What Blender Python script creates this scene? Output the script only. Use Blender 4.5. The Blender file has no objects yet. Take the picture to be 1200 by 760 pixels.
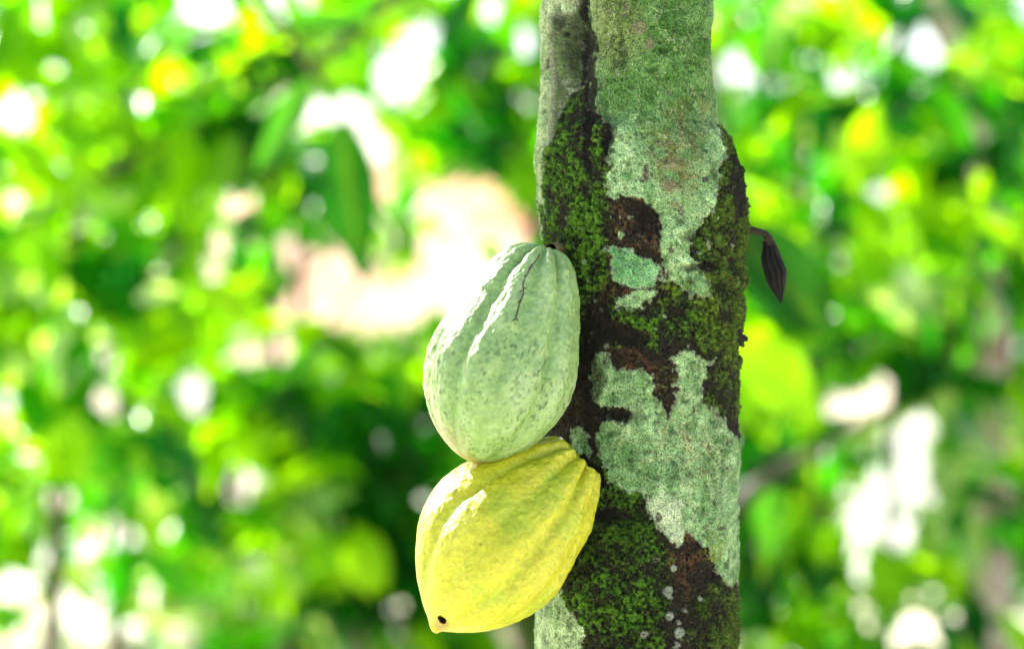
import bpy, math, random
import numpy as np
from mathutils import Vector, Matrix

rng = np.random.default_rng(7)
random.seed(7)
scn = bpy.context.scene
COL = scn.collection

# ------------------------------------------------------------------ frame of reference
CAM_D, CAM_H, K = 1.42, 1.30, 1200 * 85 / 36.0      # camera 1.42 m before the trunk's front, 1.3 m up
def at(px, py, Y):
    d = Y + CAM_D
    return Vector(((px - 600) / K * d, Y, CAM_H - (py - 380) / K * d))
def proj(P):
    d = P[..., 1] + CAM_D
    d = np.maximum(d, 0.05)
    return 600 + P[..., 0] / d * K, 380 - (P[..., 2] - CAM_H) / d * K

# ------------------------------------------------------------------ numpy noise
def _h(ix, iy, iz, s):
    n = (ix * 374761393 + iy * 668265263 + iz * 2147483647 + s * 974634777) & 0xFFFFFFFF
    n = ((n ^ (n >> 13)) * 1274126177) & 0xFFFFFFFF
    n = ((n ^ (n >> 16)) * 2246822519) & 0xFFFFFFFF
    return ((n ^ (n >> 15)) & 0xFFFFFF) / float(0xFFFFFF)
def vnoise(P, scale, seed=0):
    Q = np.asarray(P, dtype=np.float64) * scale + 1000.0
    I = np.floor(Q).astype(np.int64); F = Q - I
    F = F * F * (3 - 2 * F)
    out = 0
    for dx in (0, 1):
        wx = F[..., 0] if dx else 1 - F[..., 0]
        for dy in (0, 1):
            wy = F[..., 1] if dy else 1 - F[..., 1]
            for dz in (0, 1):
                wz = F[..., 2] if dz else 1 - F[..., 2]
                out = out + wx * wy * wz * _h(I[..., 0] + dx, I[..., 1] + dy, I[..., 2] + dz, seed)
    return out
def fbm(P, scale, octv=4, seed=0, gain=.5):
    a, s, t = 1.0, 0.0, 0.0
    for k in range(octv):
        s = s + a * (vnoise(P, scale * 2 ** k, seed + k * 17) - .5); t += a; a *= gain
    return s / t * 2            # about -1..1
def sstep(a, b, x):
    t = np.clip((x - a) / (b - a), 0, 1); return t * t * (3 - 2 * t)
def poly_sd(px, py, poly):      # negative inside, in pixels
    P = np.array(poly, float); n = len(P)
    d = np.full(px.shape, 1e9); ins = np.zeros(px.shape, bool)
    for i in range(n):
        ax, ay = P[i]; bx, by = P[(i + 1) % n]
        ex, ey = bx - ax, by - ay
        t = np.clip(((px - ax) * ex + (py - ay) * ey) / (ex * ex + ey * ey + 1e-9), 0, 1)
        d = np.minimum(d, (px - ax - t * ex) ** 2 + (py - ay - t * ey) ** 2)
        c = ((ay > py) != (by > py)) & (px < (bx - ax) * (py - ay) / (by - ay + 1e-12) + ax)
        ins ^= c
    d = np.sqrt(d)
    return np.where(ins, -d, d)

# ------------------------------------------------------------------ objects
def tag(o, label=None, cat=None, group=None, kind=None):
    if label: o['label'] = label
    if cat: o['category'] = cat
    if group: o['group'] = group
    if kind: o['kind'] = kind
    return o
def empty(name, loc):
    o = bpy.data.objects.new(name, None); o.empty_display_size = .05
    o.location = loc; COL.objects.link(o); return o
def mesh_obj(name, V, F, mat, parent=None, col=None, smooth=True, uv=None):
    me = bpy.data.meshes.new(name)
    V = np.asarray(V, dtype=np.float32).reshape(-1, 3)
    if parent is not None:
        V = V - np.array(parent.location, dtype=np.float32)
    F = np.asarray(F, dtype=np.int32)
    k = F.shape[1]
    me.vertices.add(len(V)); me.vertices.foreach_set('co', V.ravel())
    me.loops.add(F.size); me.loops.foreach_set('vertex_index', F.ravel())
    me.polygons.add(len(F))
    me.polygons.foreach_set('loop_start', np.arange(0, F.size, k, dtype=np.int32))
    me.polygons.foreach_set('loop_total', np.full(len(F), k, dtype=np.int32))
    me.update(calc_edges=True)
    me.polygons.foreach_set('use_smooth', np.full(len(F), smooth, dtype=bool))
    if col is not None:
        a = me.attributes.new('Col', 'FLOAT_COLOR', 'POINT')
        c = np.ones((len(V), 4), dtype=np.float32); c[:, :col.shape[1]] = col
        a.data.foreach_set('color', c.ravel())
    me.validate()
    me.materials.append(mat)
    o = bpy.data.objects.new(name, me); COL.objects.link(o)
    if parent is not None: o.parent = parent
    return o
def grid_faces(nr, nc, wrap=True):
    r = np.arange(nr - 1)[:, None]; c = np.arange(nc if wrap else nc - 1)[None, :]
    c2 = (c + 1) % nc
    a = r * nc + c; b = r * nc + c2; d = (r + 1) * nc + c; e = (r + 1) * nc + c2
    return np.stack([a, b, e, d], -1).reshape(-1, 4)
def tube(pts, rad, n=14, wob=0.0, seed=0):
    pts = np.array([tuple(p) for p in pts], float); rad = np.array(rad, float)
    # resample with Catmull-Rom
    m = len(pts); T = np.linspace(0, m - 1, max(8, (m - 1) * 10))
    i = np.clip(np.floor(T).astype(int), 0, m - 2); f = (T - i)[:, None]
    p0 = pts[np.clip(i - 1, 0, m - 1)]; p1 = pts[i]; p2 = pts[i + 1]; p3 = pts[np.clip(i + 2, 0, m - 1)]
    C = .5 * ((2 * p1) + (-p0 + p2) * f + (2 * p0 - 5 * p1 + 4 * p2 - p3) * f ** 2 + (-p0 + 3 * p1 - 3 * p2 + p3) * f ** 3)
    R = np.interp(T, np.arange(m), rad)
    D = np.gradient(C, axis=0); D /= np.linalg.norm(D, axis=1)[:, None] + 1e-9
    up = np.where(np.abs(D[:, 2:3]) > .9, np.array([[0, 1., 0]]), np.array([[0, 0, 1.]]))
    A = np.cross(D, up); A /= np.linalg.norm(A, axis=1)[:, None] + 1e-9
    B = np.cross(D, A)
    th = np.linspace(0, 2 * np.pi, n, endpoint=False)
    V = C[:, None, :] + R[:, None, None] * (np.cos(th)[None, :, None] * A[:, None, :] + np.sin(th)[None, :, None] * B[:, None, :])
    if wob:
        nn = fbm(V, 1.2 / max(R.mean(), 1e-4), 3, seed)
        dirv = V - C[:, None, :]
        V = V + dirv * (nn * wob)[..., None]
    V = V.reshape(-1, 3); F = grid_faces(len(C), n)
    V = np.vstack([V, C[:1], C[-1:]]); a, b = len(V) - 2, len(V) - 1
    L = (len(C) - 1) * n; j = np.arange(n); j2 = (j + 1) % n
    caps = np.vstack([np.stack([j2, j, np.full(n, a), np.full(n, a)], -1), np.stack([L + j, L + j2, np.full(n, b), np.full(n, b)], -1)])
    return V, F, caps
def tubes_obj(name, specs, mat, parent=None, **kw):
    Vs, Fs, off = [], [], 0
    for s in specs:
        V, F, _ = tube(*s, **kw)
        Vs.append(V); Fs.append(F + off); off += len(V)
    return mesh_obj(name, np.vstack(Vs), np.vstack(Fs), mat, parent)

# ------------------------------------------------------------------ materials
def new_mat(name):
    m = bpy.data.materials.new(name); m.use_nodes = True
    nt = m.node_tree; nt.nodes.clear()
    out = nt.nodes.new('ShaderNodeOutputMaterial')
    b = nt.nodes.new('ShaderNodeBsdfPrincipled')
    nt.links.new(b.outputs[0], out.inputs['Surface'])
    return m, nt, b, out
def N(nt, t, **kw):
    n = nt.nodes.new(t)
    for k, v in kw.items():
        if k in n.inputs: n.inputs[k].default_value = v
        else: setattr(n, k, v)
    return n
def noise_bump(nt, b, specs):
    """specs: list of (scale, strength, distance); chained bumps on object coordinates"""
    tc = nt.nodes.new('ShaderNodeTexCoord'); prev = None
    for sc_, st, di in specs:
        no = N(nt, 'ShaderNodeTexNoise', Scale=sc_, Detail=4.0)
        nt.links.new(tc.outputs['Object'], no.inputs['Vector'])
        bp = N(nt, 'ShaderNodeBump', Strength=st, Distance=di)
        nt.links.new(no.outputs['Fac'], bp.inputs['Height'])
        if prev: nt.links.new(prev.outputs[0], bp.inputs['Normal'])
        prev = bp
    nt.links.new(prev.outputs[0], b.inputs['Normal'])
    return tc
def attr_mat(name, rough, spec, bumps, var=(300., .35), coat=0.0, sss=0.0):
    m, nt, b, out = new_mat(name)
    at_ = N(nt, 'ShaderNodeAttribute', attribute_name='Col')
    tc = noise_bump(nt, b, bumps)
    no = N(nt, 'ShaderNodeTexNoise', Scale=var[0], Detail=5.0, Roughness=.65)
    nt.links.new(tc.outputs['Object'], no.inputs['Vector'])
    mr = N(nt, 'ShaderNodeMapRange')
    mr.inputs['From Min'].default_value = .3; mr.inputs['From Max'].default_value = .7
    mr.inputs['To Min'].default_value = 1 - var[1]; mr.inputs['To Max'].default_value = 1 + var[1]
    nt.links.new(no.outputs['Fac'], mr.inputs['Value'])
    mx = N(nt, 'ShaderNodeVectorMath', operation='MULTIPLY')
    nt.links.new(at_.outputs['Color'], mx.inputs[0]); nt.links.new(mr.outputs[0], mx.inputs[1])
    nt.links.new(mx.outputs[0], b.inputs['Base Color'])
    b.inputs['Roughness'].default_value = rough
    b.inputs['Specular IOR Level'].default_value = spec
    if coat:
        b.inputs['Coat Weight'].default_value = coat; b.inputs['Coat Roughness'].default_value = .3
    if sss:
        b.inputs['Subsurface Weight'].default_value = sss
        b.inputs['Subsurface Radius'].default_value = (.6, .6, .15)
        b.inputs['Subsurface Scale'].default_value = .006
    return m
def simple_mat(name, c1, c2, scale, rough=.85, bump=.6, dist=.01, spec=.3):
    m, nt, b, out = new_mat(name)
    tc = noise_bump(nt, b, [(scale * 3, bump, dist)])
    no = N(nt, 'ShaderNodeTexNoise', Scale=scale, Detail=6.0, Roughness=.6)
    nt.links.new(tc.outputs['Object'], no.inputs['Vector'])
    cr = nt.nodes.new('ShaderNodeValToRGB')
    cr.color_ramp.elements[0].position = .38; cr.color_ramp.elements[1].position = .62
    cr.color_ramp.elements[0].color = (*c1, 1); cr.color_ramp.elements[1].color = (*c2, 1)
    nt.links.new(no.outputs['Fac'], cr.inputs['Fac']); nt.links.new(cr.outputs[0], b.inputs['Base Color'])
    b.inputs['Roughness'].default_value = rough; b.inputs['Specular IOR Level'].default_value = spec
    return m
def leaf_mat(name, rough=.38, trans=.58):
    m, nt, b, out = new_mat(name)
    a = N(nt, 'ShaderNodeAttribute', attribute_name='Col')
    tc = noise_bump(nt, b, [(60., .25, .004)])
    nt.links.new(a.outputs['Color'], b.inputs['Base Color'])
    b.inputs['Roughness'].default_value = rough
    b.inputs['Specular IOR Level'].default_value = .22
    t = nt.nodes.new('ShaderNodeBsdfTranslucent')
    mu = N(nt, 'ShaderNodeVectorMath', operation='MULTIPLY'); mu.inputs[1].default_value = (1.5, 1.5, .15)
    nt.links.new(a.outputs['Color'], mu.inputs[0]); nt.links.new(mu.outputs[0], t.inputs['Color'])
    mx = N(nt, 'ShaderNodeMixShader'); mx.inputs[0].default_value = trans
    nt.links.new(b.outputs[0], mx.inputs[1]); nt.links.new(t.outputs[0], mx.inputs[2])
    nt.links.new(mx.outputs[0], out.inputs['Surface'])
    return m

M_TRUNK = attr_mat('mossy_bark', .85, .10, [(420., .7, .003), (1100., .8, .0016), (2600., .5, .0007)], (1300., .95))
M_MOSS = attr_mat('moss', .8, .2, [(2000., .2, .0004)], (900., .3))
M_POD = attr_mat('pod_skin', .44, .5, [(260., .45, .0025), (1100., .35, .0008)], (420., .20), sss=.08)
M_DRY = attr_mat('withered_skin', .8, .2, [(900., .5, .001)], (500., .35))
M_LEAF = leaf_mat('leaf', .28)
M_BARK = simple_mat('brown_bark', (.03, .032, .012), (.10, .085, .04), 14.)
M_PALEBARK = simple_mat('pale_lichened_bark', (.20, .13, .08), (.62, .50, .38), 9.)
M_STALK = simple_mat('stalk_skin', (.10, .07, .03), (.20, .19, .07), 300., dist=.0005)

# ------------------------------------------------------------------ main tree trunk
def smin(a, b, k):
    h = np.clip(.5 + .5 * (b - a) / k, 0, 1)
    return b + (a - b) * h - k * h * (1 - h)
PXM = CAM_D / K                      # metres per pixel at Y=0
TY = .060                            # depth of the trunk's axis
S = (TY + CAM_D) / K                 # metres per pixel at the axis depth
edge_y = [-600, 0, 60, 100, 140, 165, 200, 240, 290, 350, 400, 480, 560, 600, 680, 760, 1100, 3000]
edge_r = [822, 829, 830, 834, 841, 858, 867, 873, 871, 869, 869, 866, 864, 866, 863, 862, 866, 900]
edge_l = [655, 637, 635, 633, 631, 631, 631, 632, 636, 640, 642, 640, 634, 632, 629, 627, 622, 600]
zf = np.arange(CAM_H - .235, CAM_H + .235, .00052)
zs = np.concatenate([np.linspace(-.05, CAM_H - .24, 90), zf, np.linspace(CAM_H + .24, 1.75, 60)])
nT = 760
# denser towards the camera
u = np.linspace(0, 1, nT, endpoint=False)
th = 2 * np.pi * u - np.pi / 2 + .28 * np.sin(2 * np.pi * u) * -1
TH, Z = np.meshgrid(th, zs)
ypx = 380 - (Z - CAM_H) / S
cxp = (np.interp(ypx, edge_y, edge_l) + np.interp(ypx, edge_y, edge_r)) / 2
rp = (np.interp(ypx, edge_y, edge_r) - np.interp(ypx, edge_y, edge_l)) / 2
# section = smooth union of the front stem and the stem behind it, parted above y=140
w = sstep(215, 60, ypx)              # 1 = forked
c0x, c0y, r0 = 762, -6 + 0 * ypx, 69.5
cxv = np.where(w > 0, cxp, cxp)
ct, st_ = np.cos(TH), np.sin(TH)
lo = np.full(TH.shape, 10.); hi = np.full(TH.shape, 190.)
def field(r):
    x = cxp + r * ct; y = r * st_
    full = np.hypot(x - cxp, y) - rp
    a = np.hypot(x - 761, y + 26) - (np.interp(ypx, edge_y, edge_r) - 692) / 2 - 1
    el = np.interp(ypx, edge_y, edge_l)
    b = np.hypot(x - (el + 45), y - 22) - 45
    c = np.hypot(x - (el + 62), y + 2) - 36          # web between the stems, sunk behind the groove
    two = smin(a, np.minimum(b, np.hypot(x - 710, y - 25) - 52), 5)
    return two * w + full * (1 - w)
for _ in range(22):
    mid = (lo + hi) / 2; f = field(mid)
    lo = np.where(f < 0, mid, lo); hi = np.where(f < 0, hi, mid)
R = (lo + hi) / 2
X = (cxp + R * ct - 600) * S; Y = TY + R * st_ * S
P = np.stack([X, Y, Z], -1)
px, py = proj(P)
front = st_ < .25
FX, FY = px, py

# --- masks in the trunk's own surface (patches of lichen, moss, bare bark)
Q = P.copy()
wx = fbm(Q, 60, 5, 3, .65) * 14 + fbm(Q, 420, 2, 5) * 3.5
wy = fbm(Q + 5, 60, 5, 9, .65) * 14 + fbm(Q + 7, 420, 2, 6) * 3.5
qx, qy = px + wx, py + wy
fr_ = fbm(Q + 3, 260, 4, 19, .7) * 5
def patch(poly, soft=1.6):
    return sstep(soft, -soft, poly_sd(qx, qy, poly) + fr_) * front
L_top = patch([(686, -60), (840, -60), (835, 60), (838, 110), (846, 150), (843, 210), (838, 240), (822, 262), (812, 276), (812, 295), (826, 322), (834, 345), (820, 352), (797, 338), (772, 318), (773, 300), (768, 285), (776, 262), (760, 243), (738, 234), (712, 225), (706, 205), (718, 180), (714, 150), (700, 132), (686, 125)])
L_mint = patch([(714, 293), (730, 289), (745, 294), (762, 303), (772, 318), (766, 333), (737, 334), (718, 330)])
L_small = patch([(722, 350), (735, 345), (750, 336), (765, 344), (756, 355), (738, 361), (722, 360)])
L_low = patch([(700, 410), (712, 412), (722, 426), (737, 433), (757, 432), (765, 446), (770, 476), (778, 490), (786, 480), (790, 450), (789, 420), (800, 416), (808, 408), (815, 420), (833, 420), (825, 436), (824, 460), (822, 476), (836, 483), (850, 497), (864, 508), (875, 540), (875, 675), (860, 684), (848, 681), (836, 665), (838, 645), (825, 635), (812, 620), (805, 632), (800, 638), (785, 632), (768, 620), (762, 600), (758, 584), (742, 577), (720, 567), (707, 550), (702, 520), (703, 500), (714, 494), (728, 500), (739, 489), (736, 474), (720, 476), (705, 479), (694, 462), (688, 440), (692, 420)])
L_pale = patch([(762, 586), (775, 578), (795, 582), (801, 600), (806, 630), (795, 638), (775, 624), (764, 605)])
L_side = patch([(668, 504), (682, 505), (690, 515), (695, 527), (689, 537), (674, 527)])
L_foot = patch([(600, 690), (652, 690), (672, 712), (684, 738), (686, 800), (600, 800)])
L_left = patch([(600, -60), (690, -60), (691, 60), (690, 95), (668, 108), (655, 135), (643, 170), (640, 215), (637, 290), (600, 290)])
spots = np.zeros(px.shape)
for sx, sy, sr in [(783, 692, 6), (785, 698, 3), (786, 722, 5), (795, 743, 6), (796, 730, 3), (755, 742, 5), (790, 664, 4), (801, 715, 3), (768, 655, 3), (793, 757, 4), (820, 700, 3), (712, 488, 3), (693, 390, 3), (713, 406, 3), (691, 399, 2), (697, 353, 2), (705, 365, 2), (770, 655, 2)]:
    spots = np.maximum(spots, sstep(sr + 1.5, sr - 1.5, np.hypot(px - sx + wx * .4, py - sy + wy * .4))) 
discs = np.zeros(px.shape)
for sx, sy, sr in [(748, 33, 8), (760, 52, 7), (785, 218, 8), (787, 193, 6), (790, 238, 5)]:
    discs = np.maximum(discs, sstep(sr + 1.5, sr - 2, np.hypot(px - sx + wx * .15, py - sy + wy * .15)))
spots *= front; discs *= front
backl = sstep(.12, .3, fbm(Q, 14, 4, 31)) * (~front)
lich = np.maximum.reduce([L_top, L_mint, L_small, L_low, L_side, L_foot, L_left, backl])

def blob(x, y, rx, ry, soft=.5):
    d = np.hypot((qx - x) / rx, (qy - y) / ry)
    return sstep(1 + soft, 1 - soft, d) * front
n1 = fbm(Q, 45, 5, 41); n2 = fbm(Q, 160, 4, 43); n3 = fbm(Q, 600, 3, 47); n4 = fbm(Q * np.array([1, 1, .35]), 300, 3, 53)
n5 = fbm(Q, 22, 3, 59)
def lerp(a, b, t): return a + (b - a) * t[..., None]
C = np.zeros(P.shape); C[:] = (.022, .020, .012)                     # wet dark bark
C = lerp(C, np.array([.060, .050, .030]), sstep(-.0, .6, n2 + .5 * n3) * .8)
red = np.clip(blob(715, 300, 42, 70) + blob(760, 250, 40, 40) + blob(725, 210, 30, 30) + blob(805, 650, 40, 35) + blob(745, 425, 30, 20) + .4 * blob(780, 450, 25, 50) + .35 * blob(850, 690, 60, 50), 0, 1)
C = lerp(C, np.array([.12, .050, .020]), red * sstep(-.1, .55, n2 + n3 * .6) * .75)
grey = sstep(.25, .6, n3 + n2 * .5) * .55
C = lerp(C, np.array([.13, .14, .09]), grey * sstep(-.2, .3, n1) * .45)
mossz = np.clip(1.0 * blob(664, 210, 48, 95) + .8 * blob(675, 320, 36, 60) + .6 * blob(845, 250, 45, 170) + .55 * blob(850, 430, 30, 90) + .85 * blob(720, 690, 60, 130) + .6 * blob(840, 730, 40, 50) + .6 * blob(735, 380, 50, 30) + .5 * blob(800, 365, 50, 40) + .4 * blob(676, 130, 22, 60) + .45, 0, 1)
mossz = np.where(front, mossz, .55)
dark = np.clip(blob(757, 256, 14, 16) + blob(736, 392, 24, 10) + blob(724, 488, 22, 9) + blob(712, 600, 18, 7) + .8 * blob(690, 450, 12, 60) + .8 * blob(700, 385, 18, 40) + .9 * blob(815, 312, 22, 6) + .9 * blob(868, 398, 8, 16) + .8 * blob(868, 190, 14, 60) + .9 * blob(716, 162, 6, 26) + .7 * blob(655, 22, 7, 14) + .6 * blob(645, 42, 8, 7) + blob(663, 42, 4, 5) + .6 * blob(812, 272, 14, 5) + 1.2 * blob(691, 80, 7, 110) + .7 * blob(676, 60, 10, 40), 0, 1)
n6 = fbm(Q, 900, 2, 67)
moss = sstep(.72, .25, .5 - n2 * .45 - n3 * .35 - n1 * .35 + (1 - mossz) * .78 + dark * .5) * (1 - lich * .97)
moss = np.clip(moss, 0, 1)
mc = lerp(np.zeros(P.shape) + np.array([.028, .085, .008]), np.array([.11, .27, .018]), sstep(-.3, .6, n3 + n2 * .4))
olive = sstep(790, 850, px) * front
mc = lerp(mc, np.array([.080, .105, .018]), olive * .6)
low = sstep(560, 610, py) * front * sstep(-.2, .6, .3 + fbm(Q, 30, 3, 97))
mc = mc * (1 - .65 * low)[..., None]
C = lerp(C, mc, moss * .92)
C = lerp(C, np.array([.16, .20, .10]), sstep(.45, .75, n6) * .7)
C = C * (1 - .75 * sstep(.15, .6, -n3 - n6 * .4))[..., None]
# lichen crust colours
lc = lerp(np.zeros(P.shape) + np.array([.22, .37, .20]), np.array([.36, .50, .33]), sstep(-.5, .6, n2))
lc = lerp(lc, np.array([.16, .24, .11]), sstep(.0, .7, n3 + n1 * .3) * .75)
lc = lerp(lc, np.array([.20, .44, .26]), L_mint * .7)
gtop = L_top * sstep(190, 110, py + n1 * 40) * sstep(692, 712, px)
lc = lerp(lc, np.array([.085, .20, .045]), gtop * (.72 + .25 * sstep(-.3, .3, n2)) * sstep(850, 822, px + n1 * 14))
lc = lerp(lc, np.array([.22, .23, .10]), L_top * blob(720, 30, 30, 50) * .6)
rust = L_top * np.clip(blob(795, 190, 32, 42) + .5 * blob(810, 130, 30, 20), 0, 1)
lc = lerp(lc, np.array([.15, .12, .045]), rust * sstep(-.4, .3, n2) * .85)
rust2 = L_low * np.clip(blob(792, 500, 18, 22) + blob(835, 540, 18, 45) + .7 * blob(790, 540, 40, 30) + .7 * blob(735, 510, 20, 20), 0, 1)
lc = lerp(lc, np.array([.15, .10, .05]), rust2 * sstep(.0, .45, n3 + n2 * .5) * .8)
lc = lerp(lc, np.array([.42, .42, .33]), L_left * .55)
lc = lerp(lc, np.array([.50, .54, .48]), np.maximum(L_pale, L_foot * .45) * .85)
lc = lerp(lc, np.array([.60, .66, .54]), sstep(.40, .62, n3 + n2 * .2) * .55)
crack = L_low * sstep(.22, .0, np.abs(fbm(Q * np.array([1.3, 1.3, .5]), 110, 3, 77))) * .28
lc = lerp(lc, np.array([.10, .15, .07]), crack)
sub = sstep(.05, .12, fbm(Q, 75, 4, 83)); sub2 = sstep(.1, .16, fbm(Q, 110, 4, 87))
lc = lerp(lc, lc * np.array([.62, .72, .60]), sub * .8); lc = lerp(lc, lc * 1.25 + .03, sub2 * .7)
edge_ = sub * (1 - sub) * 4; lc = lerp(lc, np.array([.45, .50, .38]), edge_ * .5)
flk = fbm(Q, 200, 4, 111, .65); lc = lc * (1 - .55 * sstep(.12, .45, -flk))[..., None]
lc = lc * np.array([1.06, 1.15, .80]) * (1 + .35 * np.clip(n2 + .5 * n1, -1, 1))[..., None]
lc = lc * (1 - .60 * sstep(.25, .65, -n6 - n3 * .5))[..., None] + np.array([.13, .15, .10]) * (sstep(.45, .7, n6) * .55)[..., None]
film = L_top * sstep(200, 120, py + n1 * 40) * sstep(845, 815, px + n1 * 14)
lc = lc * (1 - film * .35 * sstep(-.4, .4, n2 + n3))[..., None]
# holes and frayed islands
lich = lich * (1 - L_left * .9 * sstep(-.16, .10, fbm(Q, 85, 4, 101) + .25 * sstep(20, 120, py)) * sstep(642, 652, px))
moss = np.maximum(moss, L_left * (1 - lich) * .8)
C = lerp(C, mc, L_left * (1 - lich) * .7)
lich = np.clip(lich * (1 - .9 * sstep(.48, .62, fbm(Q, 140, 3, 71) + lich * 0 - .12 * n3)), 0, 1)
lich = np.maximum(lich, .9 * sstep(.5, .6, fbm(Q, 190, 3, 73)) * (~(dark > .3)) * blob(760, 300, 90, 90))
# pale rim at the lichen's growing edge
rim = np.clip(lich * (1 - lich) * 4, 0, 1)
C = lerp(C, lc, lich)
C = lerp(C, np.array([.30, .31, .21]), rim * .6)
C = lerp(C, np.array([.30, .34, .25]), spots * sstep(-.7, .1, n2 + n3))
C = lerp(C, np.array([.24, .22, .12]), discs * .75)
yg = np.clip(blob(790, 333, 16, 12) + blob(826, 350, 14, 20) + blob(838, 640, 12, 22) + .6 * blob(770, 152, 16, 12), 0, 1)
C = lerp(C, np.array([.17, .24, .02]), yg * sstep(-.2, .3, n3 + n2 * .3) * .8)
C = lerp(C, np.array([.012, .011, .009]), dark * sstep(-.5, .1, n2 + .2) * (1 - L_mint) * .93)
C = np.clip(C * .82 , .003, .8)
C = lerp(C, C, lich)

# --- relief
dr = n5 * 4.5 + n1 * 4.2 + n2 * 1.6 + lich * sub2 * .6 + lich * np.clip(fbm(Q, 200, 4, 111, .65), -.6, .4) * 1.6
dr += n4 * (1 - lich) * 2.2 + n3 * 1.2 + n6 * .6
dr += moss * (1.6 + np.maximum(n3, -.3) * 3.0) + lich * 1.3 + spots * 1.2 + discs * 1.3 + yg * 1.5
dr -= dark * 3.5
dr += 5.0 * blob(866, 200, 18, 60, .7) + 5 * blob(700, 150, 30, 12) + 3 * blob(668, 175, 40, 30)
dr += 4 * np.exp(-((py - 305 - (px - 800) * .35) / 7) ** 2) * sstep(790, 830, px) * front - 3 * np.exp(-((py - 318 - (px - 800) * .35) / 6) ** 2) * sstep(790, 830, px) * front
fade = sstep(1.72, 1.6, Z) * .3 + .7
R2 = R + dr * fade
X = (cxp + R2 * ct - 600) * S; Y = TY + R2 * st_ * S
P = np.stack([X, Y, Z], -1)
tree = empty('cacao_tree', (.075, TY, 0))
tag(tree, 'thick mossy trunk crusted with mint green lichen, in sharp focus beside the two pods', 'tree')
trunk = mesh_obj('trunk', P.reshape(-1, 3), grid_faces(len(zs), nT)[:, ::-1], M_TRUNK, tree, C.reshape(-1, 3))

# moss tufts standing off the bark
mm = (moss > .55) & (dark < .4) & front & (px > 600) & (py > -20) & (py < 800) & (TH < 10)
idx = np.flatnonzero(mm.ravel())
wgt = (mossz ** 2 * (1 - .8 * low) * (.15 + sstep(-.2, .5, n1 + n2 * .6))).ravel()[idx]
sel = rng.choice(idx, size=min(15000, len(idx)), replace=False, p=wgt / wgt.sum())
B = P.reshape(-1, 3)[sel]; nrm = np.stack([ct, st_, 0 * ct], -1).reshape(-1, 3)[sel]
nrm = nrm + rng.normal(0, .55, nrm.shape) + np.array([0, 0, .25]); nrm /= np.linalg.norm(nrm, axis=1)[:, None]
tan = np.cross(nrm, rng.normal(0, 1, nrm.shape)); tan /= np.linalg.norm(tan, axis=1)[:, None]
hgt = .0005 + .0017 * rng.random((len(sel), 1)) ** 2.2; wd = hgt * rng.uniform(.10, .30, hgt.shape)
V = np.stack([B - tan * wd - nrm * .0004, B + tan * wd - nrm * .0004, B + nrm * hgt], 1).reshape(-1, 3)
cc = C.reshape(-1, 3)[sel] * rng.uniform(.5, 1.9, (len(sel), 1)) * np.where(rng.random((len(sel), 1)) < .14, np.array([[1.9, .8, .9]]), 1) + np.array([.003, .010, 0])
moss_o = mesh_obj('moss', V, np.arange(len(V)).reshape(-1, 3), M_MOSS, tree, np.repeat(cc, 3, 0), smooth=False)
moss_o['kind'] = 'stuff'

# twig stub and flaking bark on the right edge
Vs, Fs, off = [], [], 0
for pts, rr in [([at(858, 400, .06), at(868, 396, .058), at(876, 397, .056)], [.004, .0032, .0014]),
                ([at(860, 408, .06), at(867, 386, .058), at(870, 380, .057)], [.003, .0024, .001]),
                ([at(862, 392, .06), at(869, 402, .056), at(872, 406, .056)], [.003, .002, .0008])]:
    V_, F_, c_ = tube(pts, rr, 10, .4, 3)
    Vs.append(V_); Fs.append(F_ + off); off += len(V_)
mesh_obj('twig_stub', np.vstack(Vs), np.vstack(Fs), simple_mat('twig_bark', (.018, .012, .008), (.05, .035, .02), 200., dist=.001), tree)

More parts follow.
